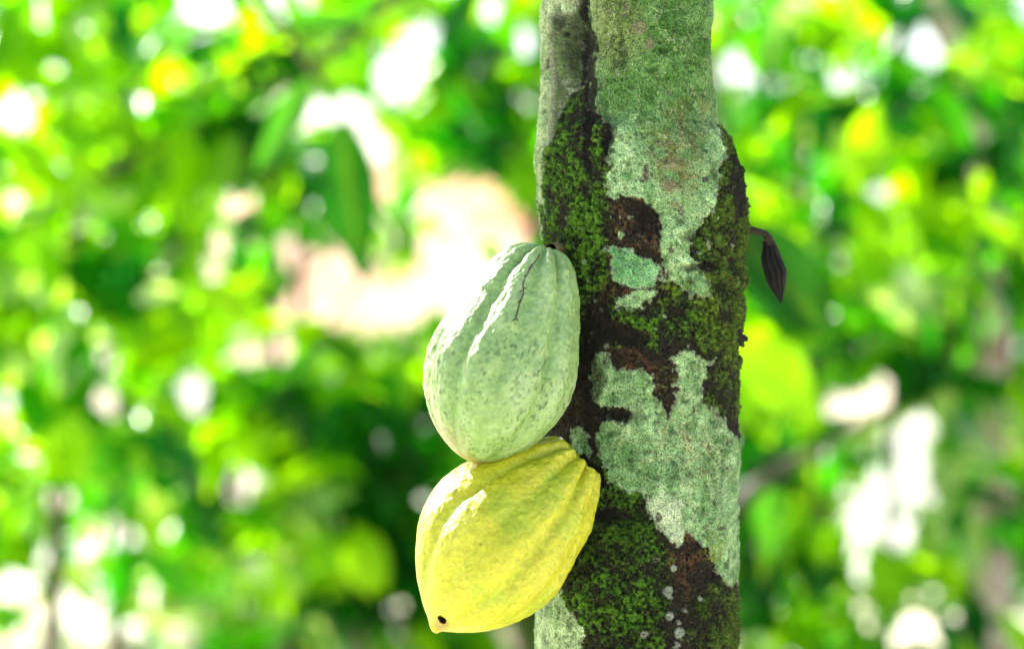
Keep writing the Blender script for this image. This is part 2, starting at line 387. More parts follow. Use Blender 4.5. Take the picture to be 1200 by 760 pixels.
# ------------------------------------------------------------------ cacao pods
def make_pod(name, A, Bp, sec, Yc, Ytilt, phase, colour_fn, nfur=10, depth=.05, wart=1.0, neck=0.0, mat=M_POD, nt_=420, nc=520, dents=None):
    """A -> Bp in picture pixels is the pod's long axis; sec = (s, radius, sideways offset of the centre line)"""
    A = np.array(A, float); Bp = np.array(Bp, float); L = np.linalg.norm(Bp - A); uu = (Bp - A) / L
    nn = np.array([-uu[1], uu[0]]);  nn = nn if nn[0] > 0 else -nn
    sec = np.array(sec, float)
    m = len(sec); T = np.linspace(0, m - 1, nt_)
    i = np.clip(np.floor(T).astype(int), 0, m - 2); f = (T - i)[:, None]
    p0 = sec[np.clip(i - 1, 0, m - 1)]; p1 = sec[i]; p2 = sec[i + 1]; p3 = sec[np.clip(i + 2, 0, m - 1)]
    Cc = .5 * ((2 * p1) + (-p0 + p2) * f + (2 * p0 - 5 * p1 + 4 * p2 - p3) * f ** 2 + (-p0 + 3 * p1 - 3 * p2 + p3) * f ** 3)
    s, r, c = Cc[:, 0], np.maximum(Cc[:, 1], .3), Cc[:, 2]
    ph = np.linspace(0, 2 * np.pi, nc, endpoint=False)
    smin_, smax_ = s.min(), s.max()
    S_, PH = np.meshgrid(s, ph, indexing='ij'); R_ = np.repeat(r[:, None], nc, 1); C_ = np.repeat(c[:, None], nc, 1)
    tt = (S_ - smin_) / (smax_ - smin_)
    idx_ = np.repeat(np.linspace(0, 1, nt_)[:, None], nc, 1)
    mpx = (Yc + CAM_D) / K
    base = np.stack([np.cos(PH) * 40, np.sin(PH) * 40, S_], -1) * .01
    twist = fbm(base, 1.4, 3, 5) * .10
    a = (PH + phase + twist) * nfur / 2 / np.pi
    k = np.round(a); da = np.abs(a - k)                  # distance to the nearest furrow, 0..0.5
    major = (np.mod(k, 2) == 0)
    fur = np.exp(-(da / .15) ** 2) * np.where(major, 1.0, .45)
    ridge = np.cos(da * 2 * np.pi) * -.5 + .5
    amp = depth * (.65 + .9 * neck * np.exp(-(tt / .22) ** 2) + .35 * np.sin(np.pi * np.clip(tt, 0, 1)))
    endf = sstep(0, .06, 1 - tt)
    rr = R_ * (1 + amp * endf * (.55 * (ridge - .5) - fur + .22))
    S_ = S_ - neck * 4.6 * (ridge - 1.1 * fur - .2) * np.exp(-((R_ - r.max() * .42) / (r.max() * .22)) ** 2) * (tt < .3)
    # warts run in rows along the ridges, strongest near the stalk
    pos = np.stack([np.cos(PH) * R_, np.sin(PH) * R_, S_ * .62], -1) * .01
    w1 = fbm(pos, 7.0, 3, 11); w2 = fbm(pos, 20., 3, 13); w3 = fbm(pos, 2.2, 2, 15)
    rr = rr + wart * (w1 * 2.6 * (1.25 - tt * .8) + w2 * 1.0 * (1.2 - .6 * tt)) * np.clip(R_ / 40, 0, 1) + w3 * 1.8
    x0 = A[0] + uu[0] * S_ + nn[0] * (C_ + rr * np.cos(PH)); y0 = A[1] + uu[1] * S_ + nn[1] * (C_ + rr * np.cos(PH))
    Yd = Yc + Ytilt * (.5 - tt) * 2 - rr * np.sin(PH) * mpx
    X_ = (x0 - 600) * mpx; Z_ = CAM_H - (y0 - 380) * mpx
    V = np.stack([X_, Yd, Z_], -1)
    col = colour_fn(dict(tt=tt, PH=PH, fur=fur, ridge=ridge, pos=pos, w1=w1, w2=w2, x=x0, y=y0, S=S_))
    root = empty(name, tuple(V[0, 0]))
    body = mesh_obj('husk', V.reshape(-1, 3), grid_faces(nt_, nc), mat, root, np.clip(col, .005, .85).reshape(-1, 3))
    return root, V

def col_green(d):
    n = fbm(d['pos'], 5, 4, 21); nf = fbm(d['pos'], 24, 3, 23)
    c = np.zeros(d['tt'].shape + (3,)) + np.array([.27, .44, .19])
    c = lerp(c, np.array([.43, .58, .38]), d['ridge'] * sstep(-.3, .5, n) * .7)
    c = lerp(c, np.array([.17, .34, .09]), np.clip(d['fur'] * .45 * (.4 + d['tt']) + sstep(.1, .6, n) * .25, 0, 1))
    c = lerp(c, np.array([.20, .36, .09]), sstep(.45, .95, d['tt']) * sstep(-.4, .4, fbm(d['pos'], 9, 3, 33)) * .55)
    c = lerp(c, np.array([.48, .62, .40]), sstep(.15, .5, nf) * .25)
    # small sunken freckles, as on the real husk
    sp = vnoise(d['pos'], 34, 91); sp2 = vnoise(d['pos'], 55, 93); zone = sstep(.05, .5, d['tt']) * sstep(-.6, .3, fbm(d['pos'], 3, 2, 35))
    c = lerp(c, np.array([.085, .15, .04]), sstep(.68, .78, sp) * .8 * zone + sstep(.72, .82, sp2) * .55 * zone)
    c = lerp(c, np.array([.34, .22, .13]), sstep(.80, 1.0, d['tt']) * sstep(560, 520, d['x']) * .75)
    c = lerp(c, np.array([.38, .20, .10]), sstep(.955, .995, d['tt']) * .6)
    c = lerp(c, np.array([.16, .20, .07]), sstep(.22, .6, fbm(d['pos'], 11, 4, 51)) * .35)
    return c * np.array([.84, .82, .58])
def col_yellow(d):
    n = fbm(d['pos'], 3.5, 4, 21); nf = fbm(d['pos'], 20, 3, 23)
    c = np.zeros(d['tt'].shape + (3,)) + np.array([.66, .64, .045])
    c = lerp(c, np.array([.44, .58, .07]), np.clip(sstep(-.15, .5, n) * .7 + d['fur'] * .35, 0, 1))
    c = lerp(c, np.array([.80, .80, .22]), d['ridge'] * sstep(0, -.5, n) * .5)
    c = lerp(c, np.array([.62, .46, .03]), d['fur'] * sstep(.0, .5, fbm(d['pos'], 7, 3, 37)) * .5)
    c = lerp(c, np.array([.58, .40, .02]), sstep(.72, 1.0, d['tt']) * sstep(-.5, .4, nf + n) * .45)
    c = lerp(c, np.array([.45, .33, .04]), sstep(.3, .6, nf) * .18)
    c = lerp(c, np.array([.30, .14, .03]), sstep(13, 5, np.hypot(d['x'] - 519, d['y'] - 725)) * .6)
    sp = vnoise(d['pos'], 30, 91)
    c = lerp(c, np.array([.25, .24, .03]), sstep(.87, .93, sp) * .6)
    c = lerp(c, np.array([.03, .015, .01]), 0 * np.clip(sstep(7, 4.5, np.hypot(d['x'] - 519, d['y'] - 725)) + sstep(4, 2, np.hypot(d['x'] - 530, d['y'] - 731)) * .8, 0, 1))
    c = lerp(c, np.array([.36, .30, .03]), sstep(.25, .6, fbm(d['pos'], 12, 4, 51)) * .35)
    return c * np.array([.70, .71, .20])

green, GV = make_pod('cacao_pod', (642, 293), (566, 537),
    [(4, .3, -2), (-3, 10, -2), (-1, 20, -3), (8, 33, -5), (22, 45, -6.5), (46, 57.5, -7.5), (76, 69, -8), (110, 79, -10), (150, 85.5, -12.5), (187, 80.5, -12.5), (218, 65, -12), (240, 45, -12), (254, 26, -12), (260, 12, -12), (262, 4, -12), (262.5, .3, -12)],
    -.008, .012, .35, col_green, depth=.060, neck=1.0, wart=1.5)
tag(green, 'pale mint green ribbed cacao pod with dark freckles, hanging above the yellow one', 'cacao pod', 'large pods hanging on the trunk')
yellow, YV = make_pod('cacao_pod', (686, 553), (517, 728),
    [(14, .3, -14), (4, 8, -14), (-4, 18, -14), (-7, 27, -14), (-4, 33, -15), (6, 41.5, -16), (20, 52, -16.5), (45, 67.5, -17.5), (80, 81, -20), (122, 91.5, -21), (163, 86, -20), (200, 66, -16), (222, 46, -12), (238, 26, -9), (247, 12, -5), (253, 6, -2), (255, .3, -2)],
    -.013, .016, .15, col_yellow, depth=.056, neck=1.0, wart=1.1)
tag(yellow, 'glossy yellow ribbed cacao pod with a dark spot at its tip, below the green one', 'cacao pod', 'large pods hanging on the trunk')
# stalks from the bark to each pod's shoulder
def tube_obj(name, pts, rr, mat, parent, n=14, wob=.15, seed=1):
    V, F, caps = tube(pts, rr, n, wob, seed)
    return mesh_obj(name, V, np.vstack([F, caps[:, [0, 1, 2, 2]]]) if False else F, mat, parent)
tube_obj('stalk', [at(662, 292, .034), at(656, 291, .024), at(650, 291, .012), at(645, 293, .006)], [.0045, .0036, .0036, .0042], M_STALK, green)
tube_obj('stalk', [at(704, 560, .030), at(699, 559, .022), at(692, 560, .012), at(684, 562, .004)], [.0050, .0042, .0042, .0050], M_STALK, yellow)

def surf_point(V, tx, ty, lift=.0004):
    Pf = V.reshape(-1, 3); a, b = proj(Pf)
    vis = Pf[:, 1] < np.median(Pf[:, 1])
    k = np.argmin(np.where(vis, np.hypot(a - tx, b - ty), 1e9))
    return Vector(Pf[k]) + Vector((0, -lift, 0))
# the thin dark crack with tiny side nicks on the green pod, the remnant thread on the yellow one
M_THREAD = simple_mat('dry_thread', (.03, .02, .012), (.07, .045, .03), 400., dist=.0003)
ln = [(632, 298), (629, 304), (622, 313), (616, 325), (613, 334), (614, 340), (612, 348), (608, 358), (606, 366), (604, 375)]
specs = [([surf_point(GV, *p) for p in ln], [.0004, .0002, .00045, .0003, .0004, .00025, .0004, .0003, .0004, .0002])]
for a_, b_ in [((618, 322), (614, 324)), ((613, 336), (617, 338)), ((614, 339), (609, 342)), ((610, 352), (606, 355)), ((604, 373), (608, 376)), ((604, 374), (600, 376)), ((621, 314), (617, 322))]:
    specs.append(([surf_point(GV, *a_), surf_point(GV, (a_[0] + b_[0]) / 2, (a_[1] + b_[1]) / 2), surf_point(GV, *b_)], [.0004, .0003, .0002]))
tubes_obj('husk_crack', specs, M_THREAD, green, n=6)
tube_obj('stalk_scar', [at(646, 524, .005), at(654, 517, .004), at(658, 512, .004)], [.0022, .0017, .0008], simple_mat('pale_scar', (.6, .62, .4), (.75, .75, .6), 300., dist=.0003), yellow)

M_SCAR = simple_mat('tip_scar', (.006, .004, .003), (.02, .012, .008), 300., rough=1., dist=.0006, spec=0.)
tp = [surf_point(YV, *q_, lift=-.0006) for q_ in ((515, 723), (519, 726), (522, 727))]
tube_obj('tip_scar', [tp[0], tp[1], tp[2]], [.0013, .0021, .0011], M_SCAR, yellow, n=12, wob=.5)
tp = [surf_point(YV, *q_, lift=-.0003) for q_ in ((528, 729), (531, 731), (533, 731))]
tube_obj('tip_scar', [tp[0], tp[1], tp[2]], [.0008, .0012, .0007], M_SCAR, yellow, n=10, wob=.5)
# withered black pod on the right of the trunk
def col_dry(d):
    n = fbm(d['pos'], 12, 3, 21)
    c = np.zeros(d['tt'].shape + (3,)) + np.array([.010, .009, .007])
    c = lerp(c, np.array([.034, .025, .017]), d['ridge'] * sstep(-.2, .5, n) * .9)
    return c
dry, DV = make_pod('withered_pod', (900, 280), (915, 354),
    [(0, .3, 0), (0, 4, 0), (3, 7, 0), (10, 8.5, 0), (24, 11.5, -1), (40, 12, 1), (54, 9.5, 0), (64, 6, 0), (71, 3.5, 0), (76, 1.5, 0), (77, .3, 0)],
    .055, .002, .3, col_dry, nfur=9, depth=.24, wart=1.5, mat=M_DRY, nt_=160, nc=160)
tag(dry, 'small withered black pod dangling from a thin stalk right of the trunk', 'withered pod')
tube_obj('stalk', [at(852, 266, .058), at(878, 269, .056), at(889, 271, .055), at(899, 276, .055), at(903, 287, .055)], [.0030, .0024, .0020, .0024, .0030], simple_mat('dark_stalk', (.02, .014, .008), (.045, .032, .018), 300., dist=.0006), dry)
tubes_obj('sepal', [([at(896, 282, .053), at(902, 276, .052)], [.0010, .0004]), ([at(898, 283, .053), at(905, 280, .052)], [.0009, .0004]), ([at(897, 282, .056), at(899, 274, .056)], [.0008, .0003])], M_THREAD, dry, n=6)

# ------------------------------------------------------------------ leaves
LW = [.0, .55, .92, 1.0, .82, .45, .0]
def leaf_template():
    us = np.linspace(0, 1, 7); V = []
    for u_, w_ in zip(us, LW):
        droop = -.16 * u_ ** 2
        for k in (-1, -.0, 1):
            V.append((u_, k * w_ * .5, droop + abs(k) * w_ * .10))
    V = np.array(V); F = []
    for i in range(6):
        for k in range(2):
            a = i * 3 + k; F.append((a, a + 1, a + 4, a + 3))
    return V, np.array(F)
LT, LF = leaf_template()
def leaves_mesh(pos, length, width, dirs, ups, cols):
    n = len(pos)
    X_ = dirs / np.linalg.norm(dirs, axis=1)[:, None]
    Y_ = np.cross(ups, X_); Y_ /= np.linalg.norm(Y_, axis=1)[:, None] + 1e-9
    Z_ = np.cross(X_, Y_)
    V = pos[:, None, :] + LT[None, :, 0:1] * length[:, None, None] * X_[:, None, :] + LT[None, :, 1:2] * width[:, None, None] * Y_[:, None, :] + LT[None, :, 2:3] * length[:, None, None] * Z_[:, None, :]
    F = LF[None] + (np.arange(n) * len(LT))[:, None, None]
    return V.reshape(-1, 3), F.reshape(-1, 4), np.repeat(cols, len(LT), 0)

# openings in the foliage and tone of the leaves, as the photograph shows them
GAP = [(240,10,30,18),(236,40,12,10),(330,3,34,18),(470,88,28,36),(500,48,22,20),(345,128,30,26),(395,128,42,16),(432,172,24,28),(487,196,18,12),(507,247,26,24),(575,235,32,24),(620,118,16,17),(872,82,38,20),(574,14,18,16),(612,52,18,16),(45,12,18,20),(10,130,24,30),(14,235,14,16),(258,288,20,22),(280,238,26,20),(120,420,18,22),(128,476,24,20),(228,462,24,26),(290,414,20,14),(326,412,24,24),(283,572,24,24),(4,490,13,16),(62,398,26,12),(60,585,30,13),(146,620,34,16),(62,650,20,14),(106,650,16,14),(95,722,20,20),(145,742,24,18),(38,752,28,16),(206,748,28,16),(492,590,22,14),(600,744,20,12),(15,690,14,20),
    (345,300,26,20),(378,318,34,28),(400,362,46,28),(478,366,50,24),(500,325,34,30),(540,295,34,30),(590,268,24,22),(452,225,18,24),(560,345,40,40),(250,345,18,18),
    (1015,472,36,16),(985,476,18,22),(1035,455,22,14),(985,300,13,22),(957,186,9,18),(1035,223,18,20),(1056,516,20,20),(965,532,15,15),(1015,602,26,32),(1050,632,18,18),(1085,590,18,18),(1070,555,16,22),(1108,152,28,14),(1090,48,26,30),(1172,410,22,24),(1170,662,16,24),(985,92,16,14),(1025,88,14,10)]
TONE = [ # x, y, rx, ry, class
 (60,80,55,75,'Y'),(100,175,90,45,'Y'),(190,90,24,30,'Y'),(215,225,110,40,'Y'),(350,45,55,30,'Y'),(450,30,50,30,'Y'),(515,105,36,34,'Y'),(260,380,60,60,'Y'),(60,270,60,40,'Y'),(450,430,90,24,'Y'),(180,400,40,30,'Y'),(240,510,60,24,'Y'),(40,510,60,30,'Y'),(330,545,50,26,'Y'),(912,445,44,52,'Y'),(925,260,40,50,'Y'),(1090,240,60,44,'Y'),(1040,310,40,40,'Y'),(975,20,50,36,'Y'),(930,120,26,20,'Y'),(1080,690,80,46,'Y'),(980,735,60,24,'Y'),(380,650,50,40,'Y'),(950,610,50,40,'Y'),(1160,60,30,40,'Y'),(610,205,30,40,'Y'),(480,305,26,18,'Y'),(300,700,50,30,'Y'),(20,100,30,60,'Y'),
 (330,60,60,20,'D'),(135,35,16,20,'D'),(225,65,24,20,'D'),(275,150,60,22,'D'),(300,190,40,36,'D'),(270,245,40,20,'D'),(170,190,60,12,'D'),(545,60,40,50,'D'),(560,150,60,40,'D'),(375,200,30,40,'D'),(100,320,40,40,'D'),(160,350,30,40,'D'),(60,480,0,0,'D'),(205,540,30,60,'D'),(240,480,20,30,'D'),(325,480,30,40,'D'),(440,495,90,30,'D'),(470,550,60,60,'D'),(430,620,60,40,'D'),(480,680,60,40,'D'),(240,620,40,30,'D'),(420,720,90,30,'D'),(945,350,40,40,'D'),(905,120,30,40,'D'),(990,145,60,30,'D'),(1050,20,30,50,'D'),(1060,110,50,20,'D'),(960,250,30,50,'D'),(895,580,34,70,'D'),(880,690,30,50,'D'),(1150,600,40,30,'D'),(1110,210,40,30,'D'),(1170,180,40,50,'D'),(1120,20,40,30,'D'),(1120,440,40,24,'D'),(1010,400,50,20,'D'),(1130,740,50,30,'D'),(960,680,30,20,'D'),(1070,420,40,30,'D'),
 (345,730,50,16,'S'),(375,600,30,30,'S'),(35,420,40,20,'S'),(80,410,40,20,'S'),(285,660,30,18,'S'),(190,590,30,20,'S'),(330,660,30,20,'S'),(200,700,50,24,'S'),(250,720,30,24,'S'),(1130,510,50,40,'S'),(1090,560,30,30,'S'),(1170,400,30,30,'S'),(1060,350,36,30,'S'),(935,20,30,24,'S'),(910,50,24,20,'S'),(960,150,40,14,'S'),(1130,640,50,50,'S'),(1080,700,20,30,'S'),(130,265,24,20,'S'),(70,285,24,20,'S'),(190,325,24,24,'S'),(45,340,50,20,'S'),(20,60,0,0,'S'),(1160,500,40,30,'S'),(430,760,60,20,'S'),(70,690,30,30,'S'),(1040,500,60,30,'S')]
GAP += [(545, 240, 34, 30), (615, 275, 20, 30), (520, 290, 30, 20), (350, 345, 40, 26), (440, 325, 20, 22), (1055, 516, 26, 24), (1062, 568, 22, 26), (1085, 500, 20, 16)]
GAP += [(float(a_), float(b_), float(c_), float(c_)) for a_, b_, c_ in zip(rng.uniform(-60, 1260, 210), rng.uniform(-20, 780, 210), rng.uniform(5, 10, 210)) if not 330 < a_ < 620 or b_ > 420 or b_ < 100]
G_ = np.array([g for g in GAP], float)
G_[G_[:, 0] > 860, 2:] *= 1.0
G_[:, 2:] *= .90; TN = [(t[0], t[1], max(t[2], 1), max(t[3], 1)) for t in TONE]; TN = np.array(TN, float)
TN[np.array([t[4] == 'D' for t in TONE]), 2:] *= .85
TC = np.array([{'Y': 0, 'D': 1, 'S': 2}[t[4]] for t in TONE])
def in_gap(x, y, grow=1.0, pad=0):
    d = np.hypot((x[:, None] - G_[None, :, 0]) / (G_[None, :, 2] * grow + pad), (y[:, None] - G_[None, :, 1]) / (G_[None, :, 3] * grow + pad))
    return (d < 1 + rng.normal(0, .20, d.shape) * (G_[None, :, 2] > 14)).any(1)
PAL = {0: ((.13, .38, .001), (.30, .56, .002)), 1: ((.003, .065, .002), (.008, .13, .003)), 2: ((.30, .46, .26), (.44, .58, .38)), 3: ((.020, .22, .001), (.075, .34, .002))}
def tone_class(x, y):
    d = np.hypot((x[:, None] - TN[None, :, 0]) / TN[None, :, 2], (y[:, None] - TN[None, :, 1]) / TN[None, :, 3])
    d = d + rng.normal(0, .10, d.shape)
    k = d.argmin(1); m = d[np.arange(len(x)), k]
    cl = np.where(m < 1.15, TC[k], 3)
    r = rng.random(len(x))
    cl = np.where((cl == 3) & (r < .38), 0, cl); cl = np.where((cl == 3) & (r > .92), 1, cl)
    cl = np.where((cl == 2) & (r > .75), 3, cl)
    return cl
def crown(centre, rad, n, Lr, keep_gaps=True):
    """leaves in drooping sprays through an ellipsoid"""
    nc_ = n // 7 + 1
    u_ = rng.normal(0, 1, (nc_, 3)); u_ /= np.linalg.norm(u_, axis=1)[:, None]
    c = np.array(centre) + u_ * np.array(rad) * rng.random((nc_, 1)) ** .42
    pos = np.repeat(c, 7, 0) + rng.normal(0, .05, (nc_ * 7, 3)) * np.array([1, 1, .8])
    dirs = np.repeat(rng.normal(0, 1, (nc_, 3)) * np.array([1, 1, .3]), 7, 0) * .5 + rng.normal(0, .9, pos.shape) + np.array([0, 0, -.55])
    ups = rng.normal(0, .45, pos.shape) + np.array([-.15, -.25, 1])
    ln_ = rng.uniform(*Lr, len(pos)); wd_ = ln_ * rng.uniform(.33, .46, len(pos))
    X_ = dirs / np.linalg.norm(dirs, axis=1)[:, None]
    mid = pos + X_ * ln_[:, None] * .5
    x, y = proj(mid); d = mid[:, 1] + CAM_D
    hx = ln_ / d * K
    inview = (x > -500) & (x < 1700) & (pos[:, 2] > .05)
    if keep_gaps:
        bad = in_gap(x, y, 1.05, 2)
        for f_ in (.05, .95):
            e = pos + X_ * ln_[:, None] * f_; ex, ey = proj(e); bad |= in_gap(ex, ey, .95)
        inview &= ~bad
    else:                                      # the near tree's own crown stays above the picture
        for f_ in (0., .5, 1.):
            e = pos + X_ * ln_[:, None] * f_ - np.array([0, 0, .03]); ex, ey = proj(e); inview &= ~(ey > -25)
        sd_ = np.array([-.66, .70, .80]); sd_ /= np.linalg.norm(sd_)      # two chinks that let the sun through to the pods
        for q_, rad_ in ((at(545, 350, -.03), .017), (at(525, 592, -.03), .015)):
            for f_ in np.linspace(0, 1, 7):
                v_ = pos + X_ * ln_[:, None] * f_ - np.array(tuple(q_)); t_ = v_ @ sd_
                inview &= np.linalg.norm(v_ - t_[:, None] * sd_, axis=1) > rad_ * .75 + wd_ * .35
    pos, dirs, ups, ln_, wd_, x, y = [v[inview] for v in (pos, dirs, ups, ln_, wd_, x, y)]
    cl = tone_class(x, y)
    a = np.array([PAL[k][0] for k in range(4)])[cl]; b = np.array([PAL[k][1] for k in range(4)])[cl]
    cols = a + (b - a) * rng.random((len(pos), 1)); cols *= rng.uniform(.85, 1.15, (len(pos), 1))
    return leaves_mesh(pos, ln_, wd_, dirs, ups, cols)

def bg_tree(px_, D, crown_r, crown_z, n, Lr, label, name='cacao_tree', lean=0., tr=.05, mat=M_BARK, seed=1, group='trees growing behind the trunk', gaps=True):
    Yb = D - CAM_D; xb = (px_ - 600) / K * D
    root = empty(name, (xb, Yb, ground_z(xb, Yb)))
    tag(root, label, 'tree', group)
    z0 = root.location.z - .03; zt = crown_z + crown_r[2] * .45
    pts = [(xb - lean * .5, Yb, z0), (xb - lean * .2, Yb, z0 + (zt - z0) * .3), (xb + lean * .1, Yb + .03, z0 + (zt - z0) * .65), (xb + lean * .5, Yb, zt)]
    tr *= .4
    V, F, _ = tube(pts, [tr * 1.25, tr, tr * .85, tr * .5], 16, .12, seed)
    mesh_obj('trunk', V, F, mat, root)
    r = random.Random(seed)
    sp = []
    for k in range(5):
        a = r.uniform(0, 6.28); t = r.uniform(.25, .9)
        b0 = Vector(pts[1]).lerp(Vector(pts[3]), t)
        e = Vector((xb + math.cos(a) * crown_r[0] * .8, Yb + math.sin(a) * crown_r[1] * .7, crown_z + r.uniform(-.3, .6) * crown_r[2]))
        sp.append(([b0, b0.lerp(e, .5) + Vector((0, 0, .08)), e], [tr * .38, tr * .25, tr * .12]))
    for q in sp: tubes_obj('branch', [q], mat, root, n=8, wob=.1)
    V, F, cl = crown((xb, Yb, crown_z), crown_r, n, Lr, gaps)
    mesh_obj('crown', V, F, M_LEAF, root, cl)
    return root

# ------------------------------------------------------------------ setting: ground rising to a pale earth bank
def ground_z(x, y):
    y = np.asarray(y, float); x = np.asarray(x, float)
    b = sstep(11.0, 17.0, y + .8 * np.sin(x * .35)) * (2.35 + .25 * np.sin(x * .55 + 1))
    b = b + sstep(17, 60, y) * 1.2
    r = b + .04 * np.sin(x * 1.7) * np.cos(y * 1.3)
    return float(r) if r.ndim == 0 else r
def axis_pts(lo_, hi_, fine_lo, fine_hi, nf, ncoarse):
    return np.unique(np.concatenate([np.linspace(lo_, fine_lo, ncoarse), np.linspace(fine_lo, fine_hi, nf), np.linspace(fine_hi, hi_, ncoarse)]))
gx = axis_pts(-600, 600, -8, 8, 260, 24); gy = axis_pts(-300, 900, 6, 22, 240, 26)
GX, GY = np.meshgrid(gx, gy)
GZ = ground_z(GX, GY) + fbm(np.stack([GX, GY, 0 * GX], -1), .9, 4, 3) * .07 * (np.hypot(GX, GY) < 60)
m_ground, nt, b, out = new_mat('ground_soil')
tc = noise_bump(nt, b, [(3., .5, .05), (14., .6, .03)])
ga = N(nt, 'ShaderNodeAttribute', attribute_name='Col')
no = N(nt, 'ShaderNodeTexNoise', Scale=5., Detail=6.0, Roughness=.62); nt.links.new(tc.outputs['Object'], no.inputs['Vector'])
mr = N(nt, 'ShaderNodeMapRange'); mr.inputs['From Min'].default_value = .3; mr.inputs['From Max'].default_value = .7
mr.inputs['To Min'].default_value = .6; mr.inputs['To Max'].default_value = 1.25
nt.links.new(no.outputs['Fac'], mr.inputs['Value'])
vm = N(nt, 'ShaderNodeVectorMath', operation='MULTIPLY'); nt.links.new(ga.outputs['Color'], vm.inputs[0]); nt.links.new(mr.outputs[0], vm.inputs[1])
nt.links.new(vm.outputs[0], b.inputs['Base Color'])
b.inputs['Roughness'].default_value = .95
GP = np.stack([GX, GY, GZ], -1); gn = fbm(GP, .5, 4, 81)
GC = lerp(np.zeros(GP.shape) + np.array([.56, .56, .48]), np.array([.34, .40, .22]), sstep(.15, .6, gn))
warm = sstep(1.9, 1.1, np.abs(GX + .8)) * sstep(10.8, 12.5, GY) * sstep(.9, 1.2, GZ)
GC = lerp(GC, np.array([.56, .25, .10]), np.clip(warm * (.85 + gn * .8) + .5 * sstep(2.5, 4., GX) * sstep(.0, .3, gn), 0, 1))
gw = fbm(GP + 9, 1.1, 4, 85, .65); GC = lerp(GC, np.array([.66, .52, .40]), sstep(.12, .3, gw) * .9); GC = lerp(GC, GC * np.array([.85, .70, .60]), sstep(.15, .35, -gw))
gr = mesh_obj('ground', GP.reshape(-1, 3), grid_faces(len(gy), len(gx), False), m_ground, None, GC.reshape(-1, 3))
tag(gr, kind='structure')

# ------------------------------------------------------------------ background trees
TREES = [
 (420, 6.0, (.55, .5, .26), .93, 511, (.08, .19), .05, .03, 'blurred small bright shrub just under the pale bank, left of the green pod'), # px, D, crown radii, crown height, leaves, leaf length, lean, trunk r, label
 (70, 5.2, (.75, .7, .85), 1.62, 1395, (.09, .20), .1, .045, 'blurred yellow-green sapling at the far left, nearest of the left-hand trees'),
 (330, 6.4, (.85, .7, .95), 1.25, 2015, (.09, .20), -.12, .05, 'blurred leafy tree with a dark slanting bough behind the upper left'),
 (625, 7.2, (.75, .8, .75), 2.05, 1395, (.09, .20), .08, .05, 'blurred deep green tree just left of the mossy trunk, high crown'),
 (960, 5.4, (.62, .7, .95), 1.35, 1705, (.08, .19), -.1, .045, 'blurred bright green tree just right of the mossy trunk'),
 (1180, 7.4, (.9, .8, 1.15), 1.45, 2325, (.08, .19), .12, .055, 'blurred tall green tree at the far right edge'),
 (150, 8.3, (1.2, .8, 1.3), 1.3, 2945, (.09, .20), .1, .06, 'blurred tree in the second row at left, behind the yellow-green sapling'),
 (480, 8.8, (1.1, .8, .75), .62, 2170, (.09, .20), -.05, .05, 'blurred low bushy tree under the pale earth bank, behind the pods'),
 (780, 8.6, (1.1, .8, 1.4), 1.4, 2635, (.09, .20), .05, .06, 'blurred tree mostly hidden behind the mossy trunk'),
 (1050, 9.3, (1.1, .8, 1.5), 1.4, 2790, (.09, .20), .1, .06, 'blurred tree in the second row between bright green and far right trees'),
 (-40, 10.2, (1.4, .9, 1.6), 1.5, 2325, (.10, .19), .1, .06, 'blurred back-row tree cut off by the left edge'),
 (350, 10.4, (1.3, .9, .7), 2.45, 2015, (.10, .19), -.1, .06, 'blurred back-row tree with leaves across the top left'),
 (620, 10.8, (1.1, .9, .8), 2.5, 1395, (.10, .19), .1, .06, 'blurred back-row tree top above the green pod'),
 (280, 10.0, (1.3, .8, .8), .55, 2325, (.10, .19), 0, .05, 'blurred low tree along the bottom left, in front of the bank'),
 (1260, 10.6, (1.4, .9, 1.6), 1.5, 2325, (.10, .19), .1, .06, 'blurred back-row tree cut off by the right edge')]
for i, (a, D, cr_, cz, n, Lr, ln_, tr, lab) in enumerate(TREES):
    bg_tree(a, D, cr_, cz, n, Lr, lab, lean=ln_, tr=tr, seed=i + 3)

# the pale leaning tree at the right
pt = empty('pale_tree', tuple(at(1165, 1100, 4.7)[:2]) + (0,))
tag(pt, 'blurred pale-barked crooked tree leaning through the upper right', 'tree', 'trees growing behind the trunk')
V, F, _ = tube([at(1150, 1080, 4.7), at(1165, 700, 4.7), at(1160, 430, 4.7), at(1148, 330, 4.7), at(1160, 215, 4.7), at(1150, 120, 4.7), at(1100, 20, 4.7), at(1070, -80, 4.7), at(1060, -260, 4.7)], [.055, .050, .044, .058, .052, .030, .040, .040, .03], 16, .25, 5)
mesh_obj('trunk', V, F, M_PALEBARK, pt)
for q in [([at(1165, 230, 4.7), at(1200, 150, 4.8), at(1260, 40, 4.9)], [.016, .012, .008]), ([at(1152, 420, 4.7), at(1080, 400, 4.6), at(1000, 320, 4.5), at(960, 250, 4.4)], [.014, .009, .006, .004]), ([at(1160, 600, 4.7), at(1060, 690, 4.8), at(980, 800, 4.8)], [.014, .01, .007])]: tubes_obj('branch', [q], M_BARK, pt, n=8, wob=.1)
V, F, cl = crown(tuple(at(1160, -220, 4.8)), (.5, .5, .35), 260, (.12, .2)); mesh_obj('crown', V, F, M_LEAF, pt, cl)

